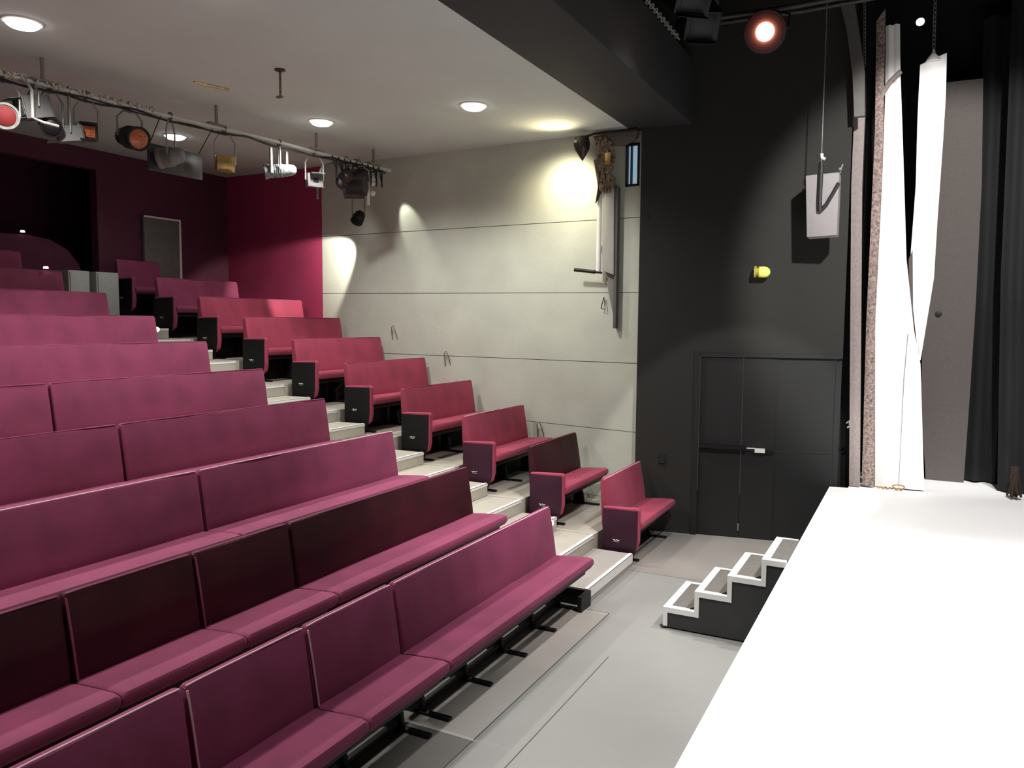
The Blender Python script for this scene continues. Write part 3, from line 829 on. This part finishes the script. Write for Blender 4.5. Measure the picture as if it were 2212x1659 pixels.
t = thing('hanging_loudspeaker', 'light grey loudspeaker hung on a wire, with a black V bracket', 'loudspeaker', (-0.98, 8.95, 3.72))
ry = 8.80
b = MB(); b.prism([(-1.118, 4.035), (-0.79, 4.045), (-0.79, 3.405), (-1.085, 3.395)], 'y', ry, ry + 0.22, 0.012)
obj('cabinet', b, M_SPK, t)
b = MB()
b.tube([(-0.965, ry - .03, 4.15), (-0.965, ry - .03, 4.0), (-0.968, ry - .03, 3.75), (-0.962, ry - .03, 3.655)], 0.024, 8)
b.tube([(-0.962, ry - .03, 3.655), (-0.90, ry - .03, 3.72), (-0.83, ry - .03, 3.85), (-0.79, ry - .02, 3.93)], 0.020, 8)
obj('v_bracket', b, M_CAB, t)
b = MB(); b.tube([(-0.965, ry - .02, 4.24), (-0.96, ry - .02, 4.20), (-0.93, ry - .02, 4.18)], 0.016, 8); obj('hook', b, M_WHITE, t)
b = MB(); b.tube([(-0.965, ry - .02, 4.16), (-0.968, ry - .02, 5.76)], 0.006, 6); obj('suspension_wire', b, M_DULL, t)
b = MB(); b.tube([(-0.79, ry + .05, 4.04), (-0.775, ry + .05, 4.10), (-0.765, ry + .05, 4.13)], 0.009, 6); b.lathe([(0, .012), (.02, .02), (.03, .01)], (-0.785, ry + .05, 4.08), (0, -1, 0), 10)
obj('side_shackle', b, M_DULL, t)

# overhead stage pipes, the red lamp and black lanterns beside the beam
for (y, z, lb) in ((8.35, 5.62, 'black lighting pipe over the stage, the one that carries the red lamp'), (8.95, 5.78, 'black lighting pipe over the stage, rear one near the wall'),
                   (7.7, 5.95, 'black lighting pipe over the stage, foremost and highest')):
    b = MB(); b.tube([(-2.38, y, z), (-1.2, y, z - .02), (0.5, y, z + .02), (5.8, y, z)], 0.026, 10)
    tag(obj('stage_pipe', b, mat('dark_pipe', (0.035, 0.033, 0.028), 0.5, var=0.3)), lb, 'pipe', 'black lighting pipes over the stage')
t = thing('red_stage_lamp', 'glowing round stage lamp with a painted red halo, high above the door', 'stage light', (-1.42, 8.1, 5.3))
c = Vector((-1.435, 8.02, 5.285)); d = (Vector((0, 0, 2.5)) - c).normalized()
b = MB(); b.lathe([(-.30, .06), (-.26, .12), (-.06, .15), (-.03, .20), (-.026, .20), (-.02, .17)], c, d, 30); obj('barrel', b, M_BLACK, t)
RG = [(.190, .010), (.170, .022), (.152, .05), (.135, .10), (.120, .20), (.106, .42), (.094, .9)]  # red halo round the lens, painted as rings of falling emission
for k, (r_, e_) in enumerate(RG):
    b = MB(); q = -.026 + k * .005; b.lathe([(q, r_), (q + .004, r_), (q + .006, r_ - .03)], c, d, 36)
    obj('halo_ring', b, mat('red_glow_%d' % k, (0.05, 0.01, 0.01), 0.6, var=0, emit=(0.95, 0.12 + .03 * k, 0.06 + .02 * k), estr=e_), t)
b = MB(); b.lathe([(.004, .084), (.02, .084), (.035, .06), (.04, .01)], c, d, 30); obj('lens', b, M_REDLAMP, t)
b = MB(); b.tube([c + Vector((.21, 0, 0)), (-1.24, 8.2, 5.48), (-1.42, 8.3, 5.58), (-1.60, 8.2, 5.48), c - Vector((.21, 0, 0))], 0.010, 6); obj('yoke', b, M_BLACK, t)
lamp('red_lamp_glow', c + d * 0.06, (0, 2, 1.5), 6, (1.0, 0.5, 0.35), 0.08, 150, 0.5)

spotlight(8.0, 0.30, 0.17, 0.42, -60, 35, 'large black lantern beside the charcoal beam', M_BLACK, M_BLACK, 'box', x=-2.08, z=5.80)
spotlight(7.35, 0.28, 0.17, 0.42, -50, 35, 'large black lantern cut by the top of the photo', M_BLACK, M_BLACK, 'box', x=-2.02, z=5.80)
b = MB(); b.tube([(-2.10, 5.0, 5.82), (-2.05, 9.1, 5.80)], .024, 8)
tag(obj('beam_side_pipe', b, M_BLACK), 'black pipe running beside the charcoal beam', 'pipe')


def chain(name, pts, size, material, label, cat='chain'):
    b = MB()
    P = [Vector(p) for p in pts]
    tot = sum((q - p).length for p, q in zip(P, P[1:]))
    k = int(tot / (size * 1.5))
    def at(s):
        for p, q in zip(P, P[1:]):
            l = (q - p).length
            if s <= l: return p + (q - p) * s / l, (q - p).normalized()
            s -= l
        return P[-1], (P[-1] - P[-2]).normalized()
    for i in range(k + 1):
        c, d = at(tot * i / k)
        sd = d.orthogonal().normalized()
        if i % 2: sd = d.cross(sd)
        b.tube([c + d * math.cos(a) * size + sd * math.sin(a) * size * .55 for a in [j * math.pi / 4 for j in range(8)]], size * .17, 5, closed=True)
    return tag(obj(name, b, material), label, cat)


chain('beam_chain', [(-2.36, 6.4, 5.45), (-2.36, 7.4, 5.46), (-2.365, 8.3, 5.46)], 0.04, M_STEEL, 'silver chain lying along the upper edge of the charcoal beam')

# ------------------------------------------------------------------ drapes at the side of the stage


def drape(pts_l, pts_r, y, amp, folds, mater, name, label, cat='curtain', th=0.02, lean=0.0):
    """hanging cloth between a left and a right outline [(x, z)], top to bottom, at depth y, with soft folds and thickness"""
    b = MB()
    n, m = 40, max(6, folds * 8)
    def ip(P, z):
        for (x0, z0), (x1, z1) in zip(P, P[1:]):
            if z0 >= z >= z1: return x0 + (x1 - x0) * (z0 - z) / (z0 - z1)
        return P[-1][0] if z < P[-1][1] else P[0][0]
    G = []
    for side in (0, 1):
        g = []
        for i in range(n + 1):
            row = []
            for j in range(m + 1):
                u = j / m
                zt = pts_l[0][1] + (pts_r[0][1] - pts_l[0][1]) * u
                zb = pts_l[-1][1] + (pts_r[-1][1] - pts_l[-1][1]) * u
                z = zt + (zb - zt) * i / n
                x0, x1 = ip(pts_l, z), ip(pts_r, z)
                yy = y + amp * math.cos(u * folds * 2 * math.pi) * (0.7 + .3 * math.sin(z * 1.3)) + side * th
                row.append(b.bm.verts.new((x0 + (x1 - x0) * u, yy, z)))
            g.append(row)
        G.append(g)
    F = b.bm.faces.new
    for g, s in zip(G, (0, 1)):
        for i in range(n):
            for j in range(m):
                q = [g[i][j], g[i][j + 1], g[i + 1][j + 1], g[i + 1][j]]
                F(q if s else q[::-1])
    A, B = G
    for i in range(n):
        F([A[i][0], A[i + 1][0], B[i + 1][0], B[i][0]]); F([A[i][m], B[i][m], B[i + 1][m], A[i + 1][m]])
    for j in range(m):
        F([A[0][j], B[0][j], B[0][j + 1], A[0][j + 1]]); F([A[n][j], A[n][j + 1], B[n][j + 1], B[n][j]])
    return tag(obj(name, b, mater), label, cat)


drape([(-0.722, 4.70), (-0.722, 4.0), (-0.616, 0.69)], [(-0.615, 4.82), (-0.612, 4.0), (-0.505, 0.69)], 9.44, 0.006, 1, M_DRAPEG, 'narrow_drape',
      'narrow mauve grey drape at the left of the stage side curtains')
drape([(-0.545, 5.72), (-0.512, 4.6), (-0.512, 4.0), (-0.515, 2.5), (-0.490, 0.70)], [(-0.462, 5.84), (-0.430, 4.6), (-0.421, 4.0), (-0.429, 2.5), (-0.360, 0.70)], 9.480,
      0.008, 1, M_BROWN, 'rough_drape', 'rough brown cloth strip left of the tall white drape')
wd = drape([(-0.455, 5.68), (-0.43, 4.97), (-0.421, 3.994), (-0.429, 2.5), (-0.357, 0.69)], [(-0.318, 5.68), (-0.29, 5.144), (-0.239, 4.466), (-0.149, 3.19), (-0.04, 2.4), (0.031, 2.1), (0.074, 1.5), (0.13, 0.70)],
      9.54, 0.015, 2, M_WDRAPE, 'white_drape', 'tall white drape that widens down to the stage floor, left of the tapered one', th=0.015)
b = MB(); b.tube([(-0.485, 9.50, 4.88), (-0.44, 9.49, 4.99), (-0.38, 9.485, 5.08), (-0.288, 9.49, 5.17)], 0.026, 8); obj('tie_band', b, M_DRAPEG, wd, label='brown tie band')
b = MB(); b.tube([(-0.12, 9.51, 0.71), (-0.118, 9.51, 1.9), (-0.10, 9.52, 2.4)], 0.003, 5); obj('hem_cord', b, M_DULL, wd)
drape([(-0.109, 5.25), (-0.109, 4.7), (-0.095, 3.97), (-0.114, 3.19), (-0.075, 2.75), (0.012, 2.11)], [(0.137, 5.34), (0.147, 4.9), (0.143, 4.43), (0.127, 3.57), (0.122, 2.99), (0.033, 2.11)],
      9.62, 0.010, 1, M_WDRAPE, 'tapered_drape', 'white cloth hanging from a chain, tapering to a point')
b = MB(); b.lathe([(0, .075), (.03, .06), (.08, .02), (.12, .008)], (0.014, 9.63, 5.27), (0, 0, 1), 12); obj('gathered_top', b, M_WDRAPE, bpy.data.objects['tapered_drape'])
drape([(-0.13, 3.2), (-0.10, 2.6), (0.0, 2.0)], [(-0.095, 3.3), (-0.06, 2.6), (0.01, 2.0)], 9.59, 0.004, 1, M_DRAPEGD, 'brown_ribbon', 'thin brown ribbon between the two white cloths', 'ribbon')
chain('drape_chain', [(0.003, 9.62, 6.3), (0.004, 9.62, 5.9), (0.014, 9.62, 5.33)], 0.030, M_DULL, 'dark chain holding the tapering white cloth')
chain('hoist_chain', [(-0.665, 9.46, 6.3), (-0.665, 9.46, 5.9), (-0.640, 9.46, 5.28)], 0.026, M_DULL, 'hoist chain beside the curved grey truss arm')
drape([(0.02, 5.22), (0.03, 4.0), (0.03, 3.0), (0.06, 1.6), (0.151, 0.682)], [(0.515, 5.22), (0.556, 4.05), (0.561, 2.77), (0.552, 1.71), (0.538, 0.682)], 10.33, 0.005, 1,
      M_DRAPEGD, 'grey_scenery_panel', 'flat dark mauve grey scenery cloth behind the white drapes', 'curtain', th=0.03)
b = MB(); b.lathe([(0, .035), (.01, .035), (.014, .01)], (0.197, 10.32, 2.62), (0, -1, 0), 16)
obj('black_knob', b, M_BLACK, bpy.data.objects['grey_scenery_panel'], label='round black knob')
drape([(0.50, 5.9), (0.55, 3.0), (0.55, 0.70)], [(5.6, 5.9), (5.6, 3.0), (5.6, 0.70)], 10.42, 0.05, 26, M_BDRAPE, 'black_curtain', 'wide black folded curtain across the back of the stage', th=0.02)
drape([(0.72, 6.3), (0.76, 3.0), (0.845, 0.70)], [(1.55, 6.3), (1.6, 3.0), (1.7, 0.70)], 9.95, 0.045, 5, M_BDRAPE, 'black_leg_curtain', 'black leg curtain at the right edge of the photo')
b = MB()
rr = random.Random(5)
for i in range(26):
    a = i * 2.4
    x, y = 0.96 + 0.035 * math.cos(a) * (i / 26), 9.62 + 0.035 * math.sin(a)
    b.tube([(x, y, 1.02), (x + rr.uniform(-.02, .02), y, 0.9), (x + rr.uniform(-.05, .05), y + rr.uniform(-.04, .04), 0.70 + rr.uniform(0, .05))], 0.011, 5)
tag(obj('rope_tassel', b, mat('dark_brown_rope', (0.03, 0.016, 0.010), 0.8, var=0.6, scale=50)), 'dark brown rope tassel at the stage edge of the black curtain', 'tassel')
b = MB(); K = 0.964
b.prism([(x * K, 2.5 + (z - 2.5) * K) for (x, z) in [(-1.03, 6.6), (-0.925, 6.01), (-0.84, 5.7), (-0.758, 5.2), (-0.722, 4.74), (-0.62, 4.74), (-0.636, 5.2), (-0.675, 5.44), (-0.72, 5.7), (-0.775, 5.99), (-0.90, 6.6)]], 'y', 9.12, 9.19, 0.0)
tag(obj('truss_arm', b, mat('grey_truss', (0.10, 0.095, 0.09), 0.6, var=0.1)), 'curved grey arm dropping from the stage ceiling to the narrow drape', 'arm')
b = MB(); b.lathe([(-.03, .02), (-.02, .04), (.02, .04), (.03, .02)], (-0.128, 9.7, 5.72), (0.2, -1, -.3), 16)
wl = tag(obj('work_light', b, M_SMALL), 'small white work light above the white drapes', 'lamp')
b = MB(); b.tube([(-0.128, 9.71, 5.74), (-0.128, 9.72, 6.5)], 0.008, 6); obj('cord', b, M_BLACK, wl)
# gold cord on the floor at the foot of the white drape, small buckle on the narrow drape
b = MB()
b.tube([(-0.34 + 0.012 * i, 9.47 + 0.02 * math.sin(i * 1.1), 0.70 + 0.008 * math.cos(i * 1.7)) for i in range(22)], 0.009, 6)
b.tube([(-0.12 + 0.06 * math.cos(a), 9.46, 0.725 + 0.022 * math.sin(a)) for a in [k * .6 for k in range(11)]], 0.007, 6)
tag(obj('gold_cord', b, M_BRASS), 'gold cord coiled on the stage floor under the white drape', 'cord')
b = MB(); b.tube([(-0.665, 9.38, 1.40), (-0.64, 9.37, 1.43), (-0.63, 9.38, 1.37), (-0.655, 9.38, 1.35)], 0.010, 6, closed=False)
obj('buckle', b, M_STEEL, bpy.data.objects['narrow_drape'])
